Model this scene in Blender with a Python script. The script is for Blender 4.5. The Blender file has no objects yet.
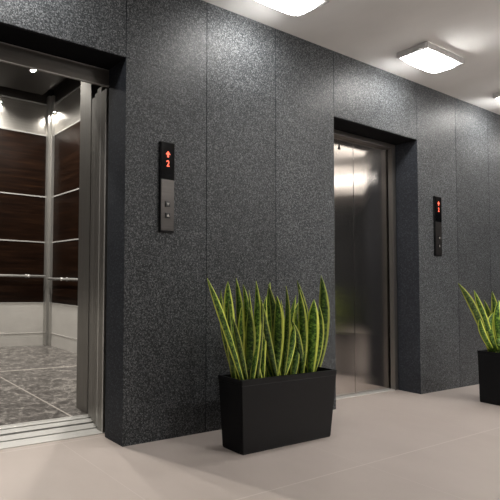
import bpy, bmesh, math, random
from mathutils import Vector, Matrix
random.seed(7)
sc = bpy.context.scene
COL = sc.collection
PI = math.pi

# ------------------------------------------------------------------ camera
F_PX, YAW, PITCH, ROLL = 424.945, .41065, .036593, .021156
CX, CY, CAMD, HC = -3.222, 260.926, 1.8701, .91172
fw = Vector((math.sin(YAW), math.cos(YAW), 0)); rt = Vector((math.cos(YAW), -math.sin(YAW), 0)); up = Vector((0, 0, 1))
f2 = fw*math.cos(PITCH) + up*math.sin(PITCH)
u2 = -fw*math.sin(PITCH) + up*math.cos(PITCH)
r3 = rt*math.cos(ROLL) + u2*math.sin(ROLL)
u3 = -rt*math.sin(ROLL) + u2*math.cos(ROLL)
cam = bpy.data.cameras.new('camera'); co = bpy.data.objects.new('camera', cam); COL.objects.link(co)
co.matrix_world = Matrix(((r3.x, u3.x, -f2.x, 0), (r3.y, u3.y, -f2.y, -CAMD), (r3.z, u3.z, -f2.z, HC), (0, 0, 0, 1)))
cam.sensor_width = 36; cam.sensor_fit = 'HORIZONTAL'
cam.lens = F_PX*36/500; cam.shift_x = (250-CX)/500; cam.shift_y = (CY-250)/500
cam.clip_start = .02; cam.clip_end = 100
sc.camera = co

def at(u, v, Y):
    """the point of the vertical plane at depth Y that is seen at u, v of the photo; used for reading off sizes"""
    d = f2 + r3*((u-CX)/F_PX) - u3*((v-CY)/F_PX)
    t = (Y+CAMD)/d.y
    return Vector((0, -CAMD, HC)) + d*t

# ------------------------------------------------------------------ dimensions
H = 2.655          # ceiling
L = 2.159          # lintel
FRONT, LEFT, RIGHT = -3.2, -2.38, 21.0
J = [1.580, 2.212, 2.865, 3.529, 4.716, 5.402, 6.060]

# ------------------------------------------------------------------ materials
def mat(name):
    m = bpy.data.materials.new(name); m.use_nodes = True
    nt = m.node_tree; b = nt.nodes['Principled BSDF']
    return m, nt, b
def N(nt, t, **k):
    n = nt.nodes.new(t)
    for a, v in k.items():
        if a in n.inputs: n.inputs[a].default_value = v
        else: setattr(n, a, v)
    return n
def ramp(nt, src, stops):
    r = nt.nodes.new('ShaderNodeValToRGB'); e = r.color_ramp.elements
    while len(e) < len(stops): e.new(.5)
    for x, (p, c) in zip(e, stops): x.position = p; x.color = (*c, 1) if len(c) == 3 else c
    nt.links.new(src, r.inputs[0]); return r
def coords(nt, scale=(1, 1, 1)):
    g = nt.nodes.new('ShaderNodeNewGeometry'); m = nt.nodes.new('ShaderNodeMapping'); m.inputs['Scale'].default_value = scale
    nt.links.new(g.outputs['Position'], m.inputs['Vector']); return m.outputs[0]
def bump(nt, b, src, s, d=.01):
    n = nt.nodes.new('ShaderNodeBump'); n.inputs['Strength'].default_value = s; n.inputs['Distance'].default_value = d
    nt.links.new(src, n.inputs['Height']); nt.links.new(n.outputs[0], b.inputs['Normal'])

def plain(name, c, rough=.5, metal=0, noise=.08, scale=40, spec=.5):
    m, nt, b = mat(name)
    n = N(nt, 'ShaderNodeTexNoise', Scale=scale, Detail=3.0); nt.links.new(coords(nt), n.inputs['Vector'])
    lo = tuple(x*(1-noise) for x in c); hi = tuple(min(1, x*(1+noise)) for x in c)
    r = ramp(nt, n.outputs['Fac'], [(.3, lo), (.7, hi)]); nt.links.new(r.outputs[0], b.inputs['Base Color'])
    b.inputs['Roughness'].default_value = rough; b.inputs['Metallic'].default_value = metal; b.inputs['Specular IOR Level'].default_value = spec
    return m
def emit(name, c, s):
    m, nt, b = mat(name)
    b.inputs['Base Color'].default_value = (*c, 1); b.inputs['Emission Color'].default_value = (*c, 1); b.inputs['Emission Strength'].default_value = s
    return m

def stone_mat(name='flamed granite', k=1.0):
    m, nt, b = mat(name)
    p = coords(nt)
    n1 = N(nt, 'ShaderNodeTexNoise', Scale=112.0, Detail=3.0, Roughness=.7); nt.links.new(p, n1.inputs['Vector'])
    n2 = N(nt, 'ShaderNodeTexNoise', Scale=2.2, Detail=3.0); nt.links.new(p, n2.inputs['Vector'])
    vo = N(nt, 'ShaderNodeTexVoronoi', Scale=165.0); nt.links.new(p, vo.inputs['Vector'])
    sx = N(nt, 'ShaderNodeSeparateXYZ'); nt.links.new(vo.outputs['Color'], sx.inputs[0])
    mxn = N(nt, 'ShaderNodeMath', operation='MULTIPLY_ADD'); nt.links.new(sx.outputs[0], mxn.inputs[0]); mxn.inputs[1].default_value = .34
    hf = N(nt, 'ShaderNodeMath', operation='MULTIPLY_ADD'); nt.links.new(n1.outputs['Fac'], hf.inputs[0]); hf.inputs[1].default_value = .6; hf.inputs[2].default_value = .03
    nt.links.new(hf.outputs[0], mxn.inputs[2])
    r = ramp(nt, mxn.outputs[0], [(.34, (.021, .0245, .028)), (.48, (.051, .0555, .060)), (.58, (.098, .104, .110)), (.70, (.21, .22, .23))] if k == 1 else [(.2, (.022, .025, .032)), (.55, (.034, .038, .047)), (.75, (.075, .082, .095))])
    geo = nt.nodes.new('ShaderNodeNewGeometry')
    mr = N(nt, 'ShaderNodeMapRange'); mr.inputs['To Min'].default_value = .88; mr.inputs['To Max'].default_value = 1.12
    nt.links.new(geo.outputs['Random Per Island'], mr.inputs['Value'])
    mr2 = N(nt, 'ShaderNodeMapRange'); mr2.inputs['From Min'].default_value = .3; mr2.inputs['From Max'].default_value = .7; mr2.inputs['To Min'].default_value = .88; mr2.inputs['To Max'].default_value = 1.12
    nt.links.new(n2.outputs['Fac'], mr2.inputs['Value'])
    mu = N(nt, 'ShaderNodeMath', operation='MULTIPLY'); nt.links.new(mr.outputs[0], mu.inputs[0]); nt.links.new(mr2.outputs[0], mu.inputs[1])
    vm = N(nt, 'ShaderNodeVectorMath', operation='SCALE'); nt.links.new(r.outputs[0], vm.inputs[0]); nt.links.new(mu.outputs[0], vm.inputs['Scale'])
    nt.links.new(vm.outputs[0], b.inputs['Base Color'])
    b.inputs['Roughness'].default_value = .55; b.inputs['Specular IOR Level'].default_value = .22
    bump(nt, b, mxn.outputs[0], .12, .002)
    return m

def tile_floor(name, base, var, ox, oy, sx, sy, joint, rough, jw=.004, veins=False):
    m, nt, b = mat(name)
    g = nt.nodes.new('ShaderNodeNewGeometry'); s = nt.nodes.new('ShaderNodeSeparateXYZ'); nt.links.new(g.outputs['Position'], s.inputs[0])
    def line(o, off, size, jw=jw):
        a = N(nt, 'ShaderNodeMath', operation='SUBTRACT'); nt.links.new(o, a.inputs[0]); a.inputs[1].default_value = off - 40*size
        q = N(nt, 'ShaderNodeMath', operation='MODULO'); nt.links.new(a.outputs[0], q.inputs[0]); q.inputs[1].default_value = size
        c = N(nt, 'ShaderNodeMath', operation='LESS_THAN'); nt.links.new(q.outputs[0], c.inputs[0]); c.inputs[1].default_value = jw
        return c.outputs[0]
    mx = N(nt, 'ShaderNodeMath', operation='MAXIMUM'); nt.links.new(line(s.outputs[0], ox, sx), mx.inputs[0]); nt.links.new(line(s.outputs[1], oy, sy, jw*1.8), mx.inputs[1])
    if veins:
        mp = N(nt, 'ShaderNodeMapping'); nt.links.new(g.outputs['Position'], mp.inputs[0]); mp.inputs['Rotation'].default_value = (0, 0, .5); mp.inputs['Scale'].default_value = (1, 1.7, 1)
        n = N(nt, 'ShaderNodeTexNoise', Scale=10.0, Detail=10.0, Roughness=.82, Distortion=1.3); nt.links.new(mp.outputs[0], n.inputs['Vector'])
        r = ramp(nt, n.outputs['Fac'], [(.32, tuple(x*.2 for x in base)), (.44, tuple(x*.6 for x in base)), (.52, base), (.60, var), (.70, tuple(x*.5 for x in base))])
    else:
        n = N(nt, 'ShaderNodeTexNoise', Scale=2.0, Detail=6.0, Roughness=.6); nt.links.new(g.outputs['Position'], n.inputs['Vector'])
        r = ramp(nt, n.outputs['Fac'], [(.3, base), (.7, var)])
    mix = N(nt, 'ShaderNodeMix', data_type='RGBA'); nt.links.new(mx.outputs[0], mix.inputs['Factor'])
    nt.links.new(r.outputs[0], mix.inputs['A']); mix.inputs['B'].default_value = (*joint, 1)
    nt.links.new(mix.outputs['Result'], b.inputs['Base Color']); b.inputs['Roughness'].default_value = rough
    return m

def steel(name, c, rough, aniso_scale=(1, 1, 90), var=.12, bmp=True, metal=1):
    m, nt, b = mat(name)
    n = N(nt, 'ShaderNodeTexNoise', Scale=3.0, Detail=2.0); nt.links.new(coords(nt, aniso_scale), n.inputs['Vector'])
    r = ramp(nt, n.outputs['Fac'], [(.3, tuple(x*(1-var) for x in c)), (.7, tuple(min(1, x*(1+var)) for x in c))])
    nt.links.new(r.outputs[0], b.inputs['Base Color']); b.inputs['Metallic'].default_value = 1; b.inputs['Roughness'].default_value = rough
    if bmp: bump(nt, b, n.outputs['Fac'], .04, .002)
    b.inputs['Metallic'].default_value = metal
    return m

def wood_mat():
    m, nt, b = mat('dark walnut veneer')
    n = N(nt, 'ShaderNodeTexNoise', Scale=1.0, Detail=8.0, Roughness=.65); nt.links.new(coords(nt, (1.6, 1.6, 26)), n.inputs['Vector'])
    r = ramp(nt, n.outputs['Fac'], [(.3, (.004, .0018, .001)), (.55, (.0125, .0055, .003)), (.75, (.027, .0125, .006))])
    nt.links.new(r.outputs[0], b.inputs['Base Color']); b.inputs['Roughness'].default_value = .3; b.inputs['Specular IOR Level'].default_value = .2
    return m

def leaf_mat():
    m, nt, b = mat('variegated snake plant leaf')
    uv = N(nt, 'ShaderNodeUVMap'); s = N(nt, 'ShaderNodeSeparateXYZ'); nt.links.new(uv.outputs[0], s.inputs[0])
    oi = N(nt, 'ShaderNodeObjectInfo')
    a = N(nt, 'ShaderNodeMath', operation='SUBTRACT'); nt.links.new(s.outputs[0], a.inputs[0]); a.inputs[1].default_value = .5
    ab = N(nt, 'ShaderNodeMath', operation='ABSOLUTE'); nt.links.new(a.outputs[0], ab.inputs[0])
    n0 = N(nt, 'ShaderNodeTexNoise', Scale=9.0, Detail=2.0); nt.links.new(uv.outputs[0], n0.inputs['Vector'])
    w = N(nt, 'ShaderNodeMath', operation='MULTIPLY_ADD'); nt.links.new(n0.outputs['Fac'], w.inputs[0]); w.inputs[1].default_value = .16; nt.links.new(ab.outputs[0], w.inputs[2])
    edge = ramp(nt, w.outputs[0], [(.39, (0, 0, 0)), (.44, (1, 1, 1))])
    # cross bands
    mp = N(nt, 'ShaderNodeMapping'); nt.links.new(uv.outputs[0], mp.inputs[0]); mp.inputs['Scale'].default_value = (1.4, 13, 1)
    ad = N(nt, 'ShaderNodeVectorMath', operation='ADD'); nt.links.new(mp.outputs[0], ad.inputs[0])
    cmb = N(nt, 'ShaderNodeCombineXYZ'); nt.links.new(oi.outputs['Random'], cmb.inputs[2]); 
    sc2 = N(nt, 'ShaderNodeVectorMath', operation='SCALE'); nt.links.new(cmb.outputs[0], sc2.inputs[0]); sc2.inputs['Scale'].default_value = 40
    nt.links.new(sc2.outputs[0], ad.inputs[1])
    n1 = N(nt, 'ShaderNodeTexNoise', Scale=2.4, Detail=4.0, Roughness=.7, Distortion=.4); nt.links.new(ad.outputs[0], n1.inputs['Vector'])
    body = ramp(nt, n1.outputs['Fac'], [(.38, (.012, .042, .006)), (.5, (.06, .15, .02)), (.62, (.24, .40, .06))])
    rim = N(nt, 'ShaderNodeMix', data_type='RGBA'); nt.links.new(edge.outputs[0], rim.inputs['Factor']); nt.links.new(body.outputs[0], rim.inputs['A'])
    rim.inputs['B'].default_value = (.72, .80, .13, 1)
    hue = N(nt, 'ShaderNodeMapRange'); hue.inputs['To Min'].default_value = .5; hue.inputs['To Max'].default_value = 1.3; nt.links.new(oi.outputs['Random'], hue.inputs['Value'])
    vs = N(nt, 'ShaderNodeVectorMath', operation='SCALE'); nt.links.new(rim.outputs['Result'], vs.inputs[0]); nt.links.new(hue.outputs[0], vs.inputs['Scale'])
    nt.links.new(vs.outputs[0], b.inputs['Base Color']); b.inputs['Roughness'].default_value = .38
    return m

M = dict(
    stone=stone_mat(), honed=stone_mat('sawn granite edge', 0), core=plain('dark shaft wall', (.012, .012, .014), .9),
    floor=tile_floor('beige porcelain tiles', (.475, .415, .38), (.53, .465, .428), 2.597, -.62, 1.3, .78, (.60, .535, .50), .38, jw=.003),
    paint=plain('painted plaster', (.36, .36, .36), .8, noise=.03, scale=3),
    ceil=plain('painted ceiling', (.88, .875, .86), .85, noise=.03, scale=3),
    steel=steel('brushed steel', (.52, .50, .47), .3, bmp=False, metal=.75),
    door=steel('brushed steel door', (.62, .58, .545), .07, (60, 60, 1.5), .03, False),
    jamb=steel('steel frame', (.28, .27, .255), .3, (60, 60, 1), .08, False, .75),
    head=steel('dark bronze steel frame', (.20, .187, .172), .35, (1, 1, 60), .06, False, .6),
    alu=steel('aluminium sill', (.80, .79, .76), .35, (1, 90, 1), .1, False, .45),
    bright=steel('polished steel trim', (.78, .77, .75), .25, bmp=False, metal=.55),
    post=steel('steel corner post', (.44, .43, .41), .3, (60, 60, 1), .06, False, .7),
    carpanel=plain('satin grey car panel', (.60, .58, .55), .45, .2, .05, 4),
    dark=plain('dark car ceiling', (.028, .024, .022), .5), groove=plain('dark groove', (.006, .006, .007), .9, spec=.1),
    wood=wood_mat(),
    marble=tile_floor('grey veined marble', (.13, .12, .112), (.46, .43, .40), 1.60, 1.87, 1.5, 1.5, (.52, .48, .44), .28, jw=.012, veins=True),
    pot=plain('matt black planter', (.0042, .0048, .0062), .5, 0, .1, 60, .2), soil=plain('dark potting soil', (.012, .009, .007), 1, 0, .5, 80),
    leaf=leaf_mat(), black=plain('black glass', (.003, .003, .004), .12, spec=.15), housing=plain('black plastic', (.006, .006, .007), .4, spec=.2),
    plate=steel('satin steel faceplate', (.10, .092, .087), .35, (1, 1, 120)), button=plain('black button', (.012, .011, .011), .3),
    glyph=plain('pale button symbol', (.55, .53, .5), .5), red=emit('red orange display', (1, .12, .06), 1.1),
    lframe=plain('silver grey lamp frame', (.62, .61, .61), .45, .1), lamp=emit('lamp diffuser', (1, .975, .94), 21),
    strip=emit('strip lamp diffuser', (1, .92, .84), 3), spot=emit('spotlight bulb', (1, .96, .88), 60), glow=emit('small bulb', (1, .95, .86), 10), sticker=plain('dark sticker', (.02, .018, .016), .5),
)

_nt = M['door'].node_tree; _b = _nt.nodes['Principled BSDF']; _c = _nt.nodes.new('ShaderNodeCombineXYZ'); _c.inputs[0].default_value = 1
_nt.links.new(_c.outputs[0], _b.inputs['Tangent']); _b.inputs['Anisotropic'].default_value = 1.0; _b.inputs['Roughness'].default_value = .13
# ------------------------------------------------------------------ mesh helpers
def box(bm, x0, x1, y0, y1, z0, z1, bev=0, mi=0):
    r = bmesh.ops.create_cube(bm, size=1)
    vs = r['verts']
    for v in vs:
        v.co = Vector(((x0+x1)/2 + v.co.x*(x1-x0), (y0+y1)/2 + v.co.y*(y1-y0), (z0+z1)/2 + v.co.z*(z1-z0)))
    fs = {f for v in vs for f in v.link_faces}
    for f in fs: f.material_index = mi
    if bev:
        es = {e for v in vs for e in v.link_edges}
        bmesh.ops.bevel(bm, geom=list(es), offset=bev, segments=2, affect='EDGES', profile=.7)
def cyl(bm, a, b, r, seg=16, r2=None):
    a, b = Vector(a), Vector(b); d = b-a
    q = d.to_track_quat('Z', 'Y').to_matrix().to_4x4(); q.translation = (a+b)/2
    bmesh.ops.create_cone(bm, cap_ends=True, segments=seg, radius1=r, radius2=r if r2 is None else r2, depth=d.length, matrix=q)
def prism(bm, pts, z0, z1):
    lo = [bm.verts.new((x, y, z0)) for x, y in pts]; hi = [bm.verts.new((x, y, z1)) for x, y in pts]
    n = len(pts); bm.faces.new(lo[::-1]); bm.faces.new(hi)
    for i in range(n): bm.faces.new((lo[i], lo[(i+1) % n], hi[(i+1) % n], hi[i]))
def obj(name, bm, m, parent=None, smooth=False):
    bmesh.ops.recalc_face_normals(bm, faces=bm.faces[:])
    me = bpy.data.meshes.new(name); bm.to_mesh(me); bm.free()
    for x in (m if isinstance(m, (list, tuple)) else [m]): me.materials.append(x)
    if smooth:
        for p in me.polygons: p.use_smooth = True
    o = bpy.data.objects.new(name, me); COL.objects.link(o)
    if parent is not None:
        o.parent = parent
        if parent.type == 'EMPTY': o.matrix_parent_inverse = Matrix.Translation(parent.location).inverted()   # meshes are written in world coordinates
    return o
def B(name, m, parent, *boxes, bev=0):
    bm = bmesh.new()
    for b in boxes: box(bm, *b, bev=bev)
    return obj(name, bm, m, parent)
def struct(o): o['kind'] = 'structure'; return o
def empty(name, loc, label=None, cat=None, group=None, kind=None):
    o = bpy.data.objects.new(name, None); COL.objects.link(o); o.location = loc; o.empty_display_size = .1
    if label: o['label'] = label
    if cat: o['category'] = cat
    if group: o['group'] = group
    if kind: o['kind'] = kind
    return o
def copy_tree(o, off, parent=None):
    c = o.copy(); COL.objects.link(c)
    if parent is None: c.location = o.location + Vector(off)
    else: c.parent = parent
    for ch in list(o.children): copy_tree(ch, off, c)
    return c

# ------------------------------------------------------------------ room shell
struct(B('floor', M['floor'], None, (LEFT-.2, RIGHT+.2, FRONT-.2, .2, -.12, 0)))
struct(B('ceiling', M['ceil'], None, (LEFT-.2, RIGHT+.2, FRONT-.2, .5, H, H+.1)))
g = .004
D1 = (.39, J[0]); D2 = (J[3], J[4])
def slab_columns():
    xs = [D1[0]]
    while xs[-1] > LEFT: xs.append(xs[-1]-.66)
    xs = xs[::-1]
    cols = [(a, b, 0) for a, b in zip(xs, xs[1:])]
    cols += [(D1[0], D1[1], 1), (J[0], J[1], 0), (J[1], J[2], 0), (J[2], J[3], 0), (J[3], J[4], 1), (J[4], J[5], 0), (J[5], J[6], 0)]
    x = J[6]
    while x < RIGHT: cols.append((x, x+.66, 0)); x += .66
    return cols
bm = bmesh.new()
for a, b, opening in slab_columns():
    a = max(a, LEFT); b = min(b, RIGHT)
    if b-a < .05: continue
    box(bm, a+g*.6, b-g*.6, 0, .15, L+.0004, H, bev=.0012)
    if not opening: box(bm, a+g*.6, b-g*.6, 0, .15, 0, L-.0004, bev=.0012)
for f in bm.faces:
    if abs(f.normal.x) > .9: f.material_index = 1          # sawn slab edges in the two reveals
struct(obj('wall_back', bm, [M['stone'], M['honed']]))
# dark masonry that carries the slabs
bm = bmesh.new()
for a, b in ((LEFT, D1[0]-.02), (J[0]+.16, D2[0]-.02), (J[4]+.12, RIGHT)): box(bm, a, b, .151, .30 if a != J[0]+.16 else .25, 0, H)
for a, b in (D1, D2): box(bm, a-.02, b+.16, .20, .25, L+.06, H)
struct(obj('wall_inner', bm, M['core']))
def clad(name, x0, x1, y0, y1, axis):
    bm = bmesh.new()
    n0, n1 = (x0, x1) if axis == 'x' else (y0, y1)
    n = max(1, round((n1-n0)/.66)); s = (n1-n0)/n
    for i in range(n):
        a, b = n0+i*s+g, n0+(i+1)*s-g
        for z0, z1 in ((0, L-g), (L+g, H)):
            if axis == 'x': box(bm, a, b, y0, y1, z0, z1, bev=.0025)
            else: box(bm, x0, x1, a, b, z0, z1, bev=.0025)
    struct(obj(name, bm, M['stone']))
clad('wall_front', 6.0, RIGHT, FRONT-.12, FRONT, 'x')
struct(B('wall_front', M['paint'], None, (LEFT, 6.0, FRONT-.12, FRONT, 0, H)))
struct(B('wall_left', M['paint'], None, (LEFT-.12, LEFT, FRONT, 0, 0, H)))
clad('wall_right', RIGHT, RIGHT+.12, FRONT, 0, 'y')

# ------------------------------------------------------------------ open elevator doorway
d1 = empty('door_1', (1.0, .2, 0), kind='structure')
x0, x1 = D1
B('header', [M['head']], d1, (x0-.04, x1+.04, .152, .166, 2.052, 2.20), bev=.003)
B('header_trim', M['bright'], d1, (x0, x1+.02, .149, .152, 2.051, 2.056), (x0, x1+.02, .1495, .152, 2.148, 2.151))
for s in (1, -1):
    def X(a, b):
        if s == 1: return (a, b)
        c = x0+x1
        return (c-b, c-a)
    B('door_jamb', M['jamb'], d1, (*X(1.600, 1.70), .153, .172, 0, 2.07), (*X(1.610, 1.70), .205, .262, 0, 2.07), bev=.002)
    B('jamb_gap', M['groove'], d1, (*X(1.640, 1.70), .172, .205, 0, 2.07))
    B('jamb_edge', M['bright'], d1, (*X(1.598, 1.601), .154, .160, 0, 2.07), (*X(1.607, 1.611), .206, .213, 0, 2.07))
    for px, py, pt in ((1.634, .285, .045), (1.666, .355, .045), (1.694, .425, .045)):
        dp = B('door_panel', M['jamb'], d1, (*X(px, px+.60), py, py+pt, .012, 2.12), bev=.002)
        B('edge_trim', M['bright'], dp, (*X(px-.0025, px), py+.003, py+.010, .012, 2.10))
sl = B('sill', M['alu'], d1, (x0-.05, 1.70, .20, .278, -.02, .004), (x0-.05, 1.72, .294, .362, -.02, .004), (x0-.05, 1.74, .388, .446, -.02, .004), (x0-.05, 1.75, .462, .50, -.02, .004))
B('groove', M['groove'], d1, (x0-.05, 1.77, .2, .50, -.03, -.008))

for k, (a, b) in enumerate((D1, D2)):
    struct(B('trim_%d' % (k+1), M['groove'], None, (a+.001, b-.001, .003, .151, L-.006, L-.0006)))  # black sheet under each lintel, its colour standing in for soffit shade
# ------------------------------------------------------------------ elevator car
car = empty('elevator_car', (1.4, 1.9, 0), 'open elevator car with dark wood walls and grey marble floor at the left', 'elevator')
CX0, CX1, CB, CF, CH = -.30, 2.977, 3.166, .56, 3.52
B('car_floor', M['marble'], car, (CX0, CX1, .505, CB, -.08, 0))
B('car_ceiling', M['dark'], car, (CX0-.05, CX1+.05, CF, CB+.05, CH, CH+.05))
B('dropped_ceiling', M['dark'], car, (CX0+.2, 2.74, .85, 3.02, 3.34, 3.39), bev=.004)
B('ceiling_rim', M['bright'], car, (CX0+.2, 2.741, 3.02, 3.0205, 3.343, 3.349), (2.74, 2.7405, .85, 3.02, 3.343, 3.349))
def bands(face):
    # (z0, z1, material, name)
    rows = [(0, .165, 'carpanel', 'skirting_panel'), (.170, .568, 'carpanel', 'wall_panel'), (.575, 1.386, 'wood', 'wood_panel'), (1.394, 2.006, 'wood', 'wood_panel'),
            (2.014, 2.853, 'wood', 'wood_panel'), (2.862, 3.27, 'steel', 'steel_panel'), (3.30, CH, 'dark', 'dark_panel')]
    for z0, z1, mm, nm in rows:
        if face == 'back': B(nm, M[mm], car, (CX0, 2.90, CB, CB+.02, z0, z1))
        elif face == 'right': B(nm, M[mm], car, (CX1, CX1+.02, .72, CB-.05, z0, z1))
        else: B(nm, M[mm], car, (CX0-.02, CX0, .72, CB-.05, z0, z1))
    for z, t in ((.1675, .006), (.571, .012), (1.390, .016), (2.010, .016), (2.857, .014), (3.285, .022)):
        if face == 'back': B('trim_strip', M['bright'], car, (CX0, 2.90, CB-.006, CB+.01, z-t/2, z+t/2))
        elif face == 'right': B('trim_strip', M['bright'], car, (CX1-.006, CX1+.01, .72, CB-.05, z-t/2, z+t/2))
        else: B('trim_strip', M['bright'], car, (CX0-.01, CX0+.006, .72, CB-.05, z-t/2, z+t/2))
for f in ('back', 'right', 'left'): bands(f)
B('corner_post', M['post'], car, (2.895, 2.935, CB-.05, CB+.02, 0, 3.40), (2.935, CX1+.02, CB-.085, CB-.045, 0, 3.40), bev=.003)
B('corner_post', M['post'], car, (CX0-.02, CX0+.06, CB-.07, CB+.02, 0, 3.40), bev=.003)
B('car_shell', M['core'], car, (CX0-.06, CX1+.06, CB+.02, CB+.05, -.08, CH+.05), (CX1+.02, CX1+.06, .6, CB+.02, -.08, CH+.05), (CX0-.06, CX0-.02, .6, CB+.02, -.08, CH+.05))
B('front_panel', M['jamb'], car, (1.738, CX1+.05, .54, .67, 0, CH), bev=.002)
B('front_panel', M['jamb'], car, (CX0-.05, x0+x1-1.738, .54, .67, 0, CH), bev=.002)
B('car_lintel', M['head'], car, (x0+x1-1.738, 1.738, .54, .67, 2.42, CH))
B('car_sill', M['alu'], car, (x0+x1-1.77, 1.77, .502, .515, -.01, .005))
def rail(p, q, brs, nrm):
    bm = bmesh.new(); cyl(bm, p, q, .017)
    r = obj('handrail', bm, M['bright'], car, True)
    for b in brs:
        bm = bmesh.new(); cyl(bm, b, Vector(b)+Vector(nrm), .010, 10); cyl(bm, Vector(b)+Vector(nrm)*.9, Vector(b)+Vector(nrm), .026, 14)
        cyl(bm, Vector(b)-Vector(nrm)*.28, Vector(b)+Vector(nrm)*.25, .021, 12)
        obj('bracket', bm, M['bright'], r, True)
rail((-.1, 3.09, .926), (2.87, 3.09, .926), [(2.62, 3.09, .926), (1.4, 3.09, .926), (.2, 3.09, .926)], (0, .076, 0))
rail((2.90, 3.05, .895), (2.90, .9, .895), [(2.90, 2.72, .895), (2.90, 1.3, .895)], (.077, 0, 0))
rail((CX0+.077, 3.05, .9), (CX0+.077, .9, .9), [(CX0+.077, 2.7, .9), (CX0+.077, 1.3, .9)], (-.077, 0, 0))
def spot(x, y, z, power, rad=.034, ang=150, mm='spot'):
    bm = bmesh.new()
    r = bmesh.ops.create_cone(bm, cap_ends=True, segments=20, radius1=rad*1.5, radius2=rad*1.5, depth=.008, matrix=Matrix.Translation((x, y, z-.004)))
    o = obj('spotlight', bm, M['jamb'], car)
    bm = bmesh.new(); bmesh.ops.create_uvsphere(bm, u_segments=14, v_segments=8, radius=rad, matrix=Matrix.Translation((x, y, z-.006)) @ Matrix.Diagonal((1, 1, .45, 1)))
    obj('bulb', bm, M[mm], o, True)
    l = bpy.data.lights.new('spot_light', 'SPOT'); l.energy = power; l.spot_size = math.radians(ang); l.spot_blend = .8; l.shadow_soft_size = .03; l.color = (1, .95, .87)
    lo = bpy.data.objects.new('spot_light', l); COL.objects.link(lo); lo.location = (x, y, z-.04)
SP = 80
for x, y in ((2.30, 2.46), (1.05, 2.46), (2.24, 1.2), (1.05, 1.2)): spot(x, y, 3.34, SP)
for x, y, z in ((2.945, 3.04, 3.16), (2.19, 3.145, 3.20), (1.1, 3.145, 3.20), (2.945, 1.7, 3.16)): spot(x, y, z, 5, .018, 165, 'glow')  # small bulbs added on the car walls to make the steel's glow spots

# ------------------------------------------------------------------ closed elevator door
d2 = empty('door_2', (4.12, .19, 0), kind='structure')
x0, x1 = D2
B('header', M['head'], d2, (x0-.02, x1+.12, .152, .20, 2.118, 2.22), bev=.003)
B('door_panel', M['door'], d2, (x0-.02, 4.1515, .190, .215, .010, 2.15), bev=.002)
B('door_panel', M['door'], d2, (4.1565, x1+.01, .190, .215, .010, 2.15), bev=.002)
B('door_jamb', M['jamb'], d2, (x1-.045, x1+.10, .153, .182, 0, 2.125), bev=.003)
B('jamb_edge', M['jamb'], d2, (x1-.048, x1-.040, .150, .156, 0, 2.12))
B('door_jamb', M['jamb'], d2, (x0-.04, x0+.045, .153, .182, 0, 2.125), bev=.003)
B('sill', M['alu'], d2, (x0+.045, x1-.045, .151, .22, -.01, .006))
bm = bmesh.new()
c = Vector((3.956, .1885, 2.045))
vs = [bm.verts.new(c+Vector((dx, 0, dz))) for dx, dz in ((-.020, -.028), (.020, -.028), (0, .030))]
f = bm.faces.new(vs); r = bmesh.ops.extrude_face_region(bm, geom=[f]); bmesh.ops.translate(bm, verts=[v for v in r['geom'] if isinstance(v, bmesh.types.BMVert)], vec=(0, .0012, 0))
obj('warning_sticker', bm, M['sticker'], d2)

# ------------------------------------------------------------------ ceiling lights
def light(cx, label, w=.54, y0=-.185, y1=-.362, n='ceiling_light', mm='lamp', t=.046, group='square ceiling lights beside the stone wall'):
    yc = (y0+y1)/2; d = abs(y1-y0)
    t0 = empty(n, (cx, yc, H), label, 'ceiling light', group)
    bm = bmesh.new(); a, b, c_, e = cx-w/2, cx+w/2, yc-d/2, yc+d/2
    fr = .022
    box(bm, a, b, c_, c_+fr*.5, H-t, H-.002, .002); box(bm, a, b, e-fr*.5, e, H-t, H-.002, .002)
    box(bm, a, a+fr, c_+fr*.5, e-fr*.5, H-t, H-.002, .002); box(bm, b-fr, b, c_+fr*.5, e-fr*.5, H-t, H-.002, .002)
    obj('frame', bm, M['lframe'], t0)
    # domed rounded diffuser
    bm = bmesh.new(); nu, rings = 40, 6
    def sup(th, rx, ry, p=4.5):
        c, s = math.cos(th), math.sin(th)
        return (cx + rx*math.copysign(abs(c)**(2/p), c), yc + ry*math.copysign(abs(s)**(2/p), s))
    prev = None
    for k in range(rings):
        q = k/(rings-1); z = H-t+.004 - .034*math.sin(q*PI/2); rr = math.cos(q*PI/2*.93)**.28
        ring = [bm.verts.new((*sup(2*PI*i/nu, (w/2-fr)*rr, (d/2-fr*.5)*rr), z)) for i in range(nu)]
        if prev:
            for i in range(nu): bm.faces.new((prev[i], prev[(i+1) % nu], ring[(i+1) % nu], ring[i]))
        prev = ring
    bm.faces.new(prev)
    obj('diffuser', bm, M[mm], t0, True)
    for sx in (-1, 1):
        bm = bmesh.new(); X = cx+sx*(w/2+.009)
        box(bm, X-.010, X+.010, c_+.004, c_+.045, H-t+.004, H-.012, .002)
        obj('clip', bm, M['lframe'], t0)
    return t0
light(2.53, 'rectangular ceiling light cut by the top edge, nearest to the left doorway')
light(4.24, 'whole rectangular ceiling light with grey frame above the closed elevator door')
light(.82, 'ceiling light above the open elevator doorway, left of all the others')  # added out of view to light the wall over the doorway
light(5.84, 'ceiling light at the right edge, only its grey frame corner showing')
for i, x in enumerate((7.5, 9.2, 10.9)):  # lamps added out of view to brighten the far part of the hall
    light(x, ['first ceiling light past the right edge, in the row along the wall', 'second ceiling light past the right edge, in the row along the wall', 'third ceiling light past the right edge, in the row along the wall'][i])
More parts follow.
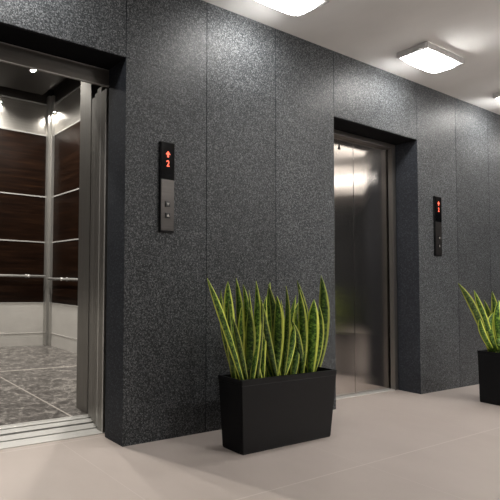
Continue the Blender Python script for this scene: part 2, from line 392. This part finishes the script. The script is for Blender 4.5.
for i, (x, y, w) in enumerate(((7.35, -1.55, 1.05), (8.10, -1.83, 1.15), (8.75, -2.14, 1.45), (6.15, -.86, .85))):
    t0 = empty('strip_light', (x, y, H), ['shortest bright strip light on the ceiling, mirrored in the closed steel door', 'middle strip light of the lower three mirrored in the closed steel door', 'longest and furthest strip light mirrored in the closed steel door', 'strip light mirrored above the other strips near the top of the closed steel door'][i], 'ceiling light', 'strip lights mirrored in the closed elevator door')
    B('housing', M['lframe'], t0, (x-w/2, x+w/2, y-.05, y+.05, H-.035, H-.002), bev=.003)
    B('tube', M['strip'], t0, (x-w/2+.01, x+w/2-.01, y-.022, y+.022, H-.080, H-.034), bev=.004)
# unseen lamps added to brighten the hall, further from the wall
M['lamp2'] = emit('room lamp diffuser', (1, .97, .93), 17)
for i, (x, y) in enumerate(((3.4, -2.2), (5.4, -2.3), (7.4, -2.6))):
    light(x, ['broad ceiling light of the hall facing the long black planter', 'broad ceiling light of the hall facing the closed elevator', 'broad ceiling light at the far end of the hall'][i],
          w=.7, y0=y+.3, y1=y-.3, mm='lamp2', group='broad ceiling lights of the hall')

# ------------------------------------------------------------------ call panels
def text_mesh(name, s, size, loc, m, parent):
    cu = bpy.data.curves.new(name, 'FONT'); cu.body = s; cu.size = size; cu.extrude = .0006; cu.align_x = 'CENTER'; cu.align_y = 'CENTER'; cu.offset = size*.012
    to = bpy.data.objects.new(name, cu); COL.objects.link(to)
    dg = bpy.context.evaluated_depsgraph_get(); me = bpy.data.meshes.new_from_object(to.evaluated_get(dg)); bpy.data.objects.remove(to)
    me.transform(Matrix.Translation(loc) @ Matrix.Rotation(PI/2, 4, 'X')); me.materials.clear(); me.materials.append(m)
    bm = bmesh.new(); bm.from_mesh(me); bpy.data.meshes.remove(me)
    return obj(name, bm, m, parent)
def poly(name, pts, y, m, parent, t=.0012):
    bm = bmesh.new(); vs = [bm.verts.new((x, y, z)) for x, z in pts]; f = bm.faces.new(vs)
    r = bmesh.ops.extrude_face_region(bm, geom=[f]); bmesh.ops.translate(bm, verts=[v for v in r['geom'] if isinstance(v, bmesh.types.BMVert)], vec=(0, t, 0))
    return obj(name, bm, m, parent)
def call_panel(x, z0, z1, w, label, zs):
    t = empty('elevator_call_panel', (x, 0, (z0+z1)/2), label, 'call panel')
    d = .012
    bm = bmesh.new(); box(bm, x-w/2, x+w/2, -d, -.0005, z0, z1, bev=.0055); obj('housing', bm, M['housing'], t)
    zd, za, z2, zb1, zb2 = zs
    bm = bmesh.new(); box(bm, x-w/2+.004, x+w/2-.004, -d-.003, -d+.001, zd+.001, z1-.006, bev=.001); ds = obj('display', bm, M['black'], t)
    bm = bmesh.new(); box(bm, x-w/2+.006, x+w/2-.006, -d-.0025, -d+.001, z0+.012, zd-.002, bev=.001); obj('faceplate', bm, M['plate'], t)
    y = -d-.0042; s = 1.0
    poly('arrow_symbol', [(x-.018, za), (x, za+.020), (x+.018, za), (x+.006, za), (x+.006, za-.016), (x-.006, za-.016), (x-.006, za)], y, M['red'], ds)
    text_mesh('digit', '2', .05, (x, y+.0006, z2), M['red'], ds)
    for zb, sg in ((zb1, -1), (zb2, 1)):
        bm = bmesh.new(); box(bm, x-.018, x+.018, -d-.006, -d-.001, zb-.016, zb+.016, bev=.002); b = obj('button', bm, M['button'], t)
        poly('triangle_symbol', [(x-.010, zb-.007*sg), (x+.010, zb-.007*sg), (x, zb+.009*sg)], -d-.0072, M['glyph'], b)
    return t
call_panel(1.882, 1.187, 1.718, .110, 'black and steel call panel with lit red 2, between the two elevators', (1.497, 1.643, 1.588, 1.352, 1.286))
call_panel(5.025, 1.171, 1.698, .112, 'call panel right of the closed elevator door, dark with a lit red 2', (1.470, 1.632, 1.577, 1.330, 1.262))

# ------------------------------------------------------------------ snake plants
def planter(name_loc, label, b0, b1, yb0, yb1, over, h, ytop_over):
    xb0, xb1 = b0, b1
    t = empty('potted_snake_plant', ((xb0+xb1)/2, (yb0+yb1)/2, 0), label, 'potted plant')
    bm = bmesh.new()
    X0, X1 = xb0-over[0], xb1+over[1]; Y0, Y1 = yb0-ytop_over, yb1+ytop_over*.3
    def ring(x0_, x1_, y0_, y1_, z): return [bm.verts.new(p) for p in ((x0_, y0_, z), (x1_, y0_, z), (x1_, y1_, z), (x0_, y1_, z))]
    def lerp(a, b, q): return a+(b-a)*q
    rings = []
    for z in (0, .012, h-.032, h-.030, h-.026, h-.003, h):
        q = z/h; ins = .002 if z == 0 else 0
        out = .0012 if z > h-.028 else (-.0015 if z == h-.030 else 0)
        if z == h: out = .0005
        rings.append(ring(lerp(xb0, X0, q)+ins-out, lerp(xb1, X1, q)-ins+out, lerp(yb0, Y0, q)+ins-out, lerp(yb1, Y1, q)-ins+out, z))
    rings.append(ring(X0+.014, X1-.014, Y0+.014, Y1-.014, h)); rings.append(ring(X0+.018, X1-.018, Y0+.018, Y1-.018, h-.06))
    bm.faces.new(rings[0][::-1]); bm.faces.new(rings[-1])
    for a, b in zip(rings, rings[1:]):
        for i in range(4): bm.faces.new((a[i], a[(i+1) % 4], b[(i+1) % 4], b[i]))
    vedges = [e for e in bm.edges if abs(e.verts[0].co.z-e.verts[1].co.z) > .01]
    bmesh.ops.bevel(bm, geom=vedges, offset=.004, segments=2, affect='EDGES')
    obj('planter', bm, M['pot'], t)
    bm = bmesh.new(); box(bm, X0+.02, X1-.02, Y0+.02, Y1-.02, h-.07, h-.045); 
    bmesh.ops.subdivide_edges(bm, edges=bm.edges[:], cuts=6, use_grid_fill=True)
    for v in bm.verts:
        if v.co.z > h-.05: v.co.z += random.uniform(-.004, .006)
    obj('soil', bm, M['soil'], t)
    return t
def leaf(parent, base, ctrl, tip, width, face, twist, label=None):
    """lens-shaped blade along a quadratic curve, V-folded, with real thickness"""
    n = 18; cross = 7
    base, ctrl, tip = Vector(base), Vector(ctrl), Vector(tip)
    bm = bmesh.new(); uvl = bm.loops.layers.uv.new('UVMap'); uvs = {}
    rows = []
    for i in range(n+1):
        q = i/n
        p = base*(1-q)**2 + ctrl*2*q*(1-q) + tip*q*q
        tn = (ctrl-base)*2*(1-q) + (tip-ctrl)*2*q; tn.normalize()
        wv = face - tn*face.dot(tn); wv.normalize()
        wv = Matrix.Rotation(twist*(q-.4), 3, tn) @ wv
        nv = tn.cross(wv)
        prof = (.42 + .58*math.sin(min(1, q/.55)*PI/2)) * (1 if q < .62 else max(0, 1-((q-.62)/.38)**1.9))
        w = width*prof/2 + .0006
        top, bot = [], []
        for k in range(cross):
            s = -1 + 2*k/(cross-1)
            dip = (abs(s)**1.5)*w*.42
            th = .0022*(1-abs(s))+.0005
            a = p + wv*(s*w) + nv*(dip)
            vt = bm.verts.new(a+nv*th); vb = bm.verts.new(a-nv*th)
            uvs[vt] = uvs[vb] = ((s+1)/2, q*(tip-base).length*2.2)
            top.append(vt); bot.append(vb)
        rows.append((top, bot))
    for (t0, b0), (t1, b1) in zip(rows, rows[1:]):
        for k in range(cross-1):
            bm.faces.new((t0[k], t0[k+1], t1[k+1], t1[k])); bm.faces.new((b0[k+1], b0[k], b1[k], b1[k+1]))
        bm.faces.new((t0[0], t1[0], b1[0], b0[0])); bm.faces.new((t0[-1], b0[-1], b1[-1], t1[-1]))
    for (t0, b0), fl in ((rows[0], 0), (rows[-1], 1)):
        for k in range(cross-1): bm.faces.new((t0[k], b0[k], b0[k+1], t0[k+1]))
    for f in bm.faces:
        for lp in f.loops: lp[uvl].uv = uvs[lp.vert]
    o = obj('leaf', bm, M['leaf'], parent, True)
    if label: o['label'] = label
    return o
def px_leaf(parent, b, m, t, wpx, Y, lean=0, twist=None, zmin=.33, zlim=0):
    pb, pm, pt = at(*b, Y), at(*m, Y+lean*.5), at(*t, Y+lean)
    ctrl = pm*2 - (pb+pt)*.5
    if zlim: pb.x = max(pb.x, zlim)
    if pb.z > zmin:                       # run the blade down into the soil
        d = (ctrl-pb).normalized(); pb = pb - d*((pb.z-zmin)/max(.3, d.z)); pb.x = max(pb.x, zlim)
    dist = (pm-Vector((0, -CAMD, HC))).dot(f2)
    wd = wpx/F_PX*dist*1.12
    view = (pm-Vector((0, -CAMD, HC))).normalized()
    face = view.cross(Vector((0, 0, 1))).normalized()
    a = random.uniform(-.45, .45)
    face = Matrix.Rotation(a, 3, 'Z') @ face
    leaf(parent, pb, ctrl, pt, wd/math.cos(a), face, random.uniform(-.7, .7) if twist is None else twist)
p1 = planter('a', 'long low black planter of yellow-edged snake plants between the two elevators', 2.107, 2.872, -.318, -.195, (.028, .042), .394, .014)
Ys = [-.300, -.275, -.25, -.225]
A = [ # base, middle, tip, width in photo px
 ((236, 380), (224, 327), (207, 278), 5.5), ((238, 380), (230, 325), (228, 281), 8), ((241, 380), (240, 325), (236, 278), 6), ((247, 380), (250, 345), (249, 307), 8),
 ((252, 380), (257, 330), (256, 281), 6), ((235, 378), (224, 335), (221, 290), 4.5), ((244, 378), (248, 325), (243, 284), 5), ((273, 378), (264, 348), (257, 319), 6),
 ((276, 378), (267, 335), (260, 296), 6.5), ((279, 377), (270, 325), (270, 282), 5), ((273, 376), (276, 330), (268, 284), 6), ((275, 376), (278, 335), (277, 296), 8),
 ((283, 374), (287, 330), (286, 286), 4.5), ((279, 374), (286, 338), (296, 295), 5), ((306, 373), (308, 330), (297, 280), 5.5), ((301, 373), (303, 335), (299, 289), 6.5),
 ((310, 372), (312, 335), (314, 299), 8.5), ((316, 371), (324, 325), (321, 275), 8), ((306, 372), (308, 340), (310, 308), 6), ((303, 373), (299, 345), (292, 321), 5.5),
 ((284, 375), (291, 350), (294, 325), 6.5), ((314, 371), (320, 340), (319, 305), 5.5), ((250, 379), (243, 345), (242, 305), 6), ((262, 378), (262, 340), (266, 296), 6),
 ((257, 379), (260, 340), (262, 300), 5), ((268, 377), (271, 350), (274, 320), 6), ((290, 374), (291, 335), (300, 300), 5), ((294, 374), (297, 350), (296, 310), 6),
 ((246, 379), (240, 350), (233, 318), 5), ((288, 375), (284, 350), (289, 320), 6), ((232, 378), (230, 350), (229, 300), 5), ((311, 372), (304, 350), (303, 315), 5),
 ((259, 379), (253, 350), (249, 290), 5), ((280, 376), (282, 345), (281, 300), 5)]
for i, (b, m_, t_, w) in enumerate(A):
    px_leaf(p1, b, m_, t_, w, Ys[(i*3) % 4], random.uniform(-.02, .03), zlim=2.125)
p2 = planter('b', 'black planter with snake plants cut by the right edge, beyond the closed elevator', 4.885, 5.14, -.45, -.287, (.01, .02), .405, .012)
A2 = [((485, 352), (476, 315), (458, 283), 4.6, -.34), ((488, 352), (484, 322), (474, 290), 4.2, -.36), ((488, 352), (495, 325), (492, 291), 5, -.38), ((491, 352), (494, 325), (499, 300), 5, -.40),
      ((487, 352), (489, 325), (484, 300), 4, -.33), ((492, 353), (494, 342), (502, 337), 3.6, -.40), ((494, 353), (500, 325), (505, 290), 5, -.41), ((497, 354), (505, 325), (512, 285), 5, -.41), ((486, 352), (481, 335), (480, 318), 4, -.35), ((490, 352), (488, 330), (494, 312), 4.2, -.37)]
for b, m_, t_, w, Y in A2: px_leaf(p2, b, m_, t_, w, max(Y, -.415) if Y < -.40 else Y, 0, zmin=.345, zlim=4.925)

# ------------------------------------------------------------------ world and view
w = bpy.data.worlds.new('world'); sc.world = w; w.use_nodes = True
w.node_tree.nodes['Background'].inputs[0].default_value = (.5, .5, .55, 1); w.node_tree.nodes['Background'].inputs[1].default_value = .02
sc.view_settings.view_transform = 'Standard'; sc.view_settings.look = 'None'; sc.view_settings.gamma = 1; sc.view_settings.exposure = .70
sc.view_settings.use_curve_mapping = False
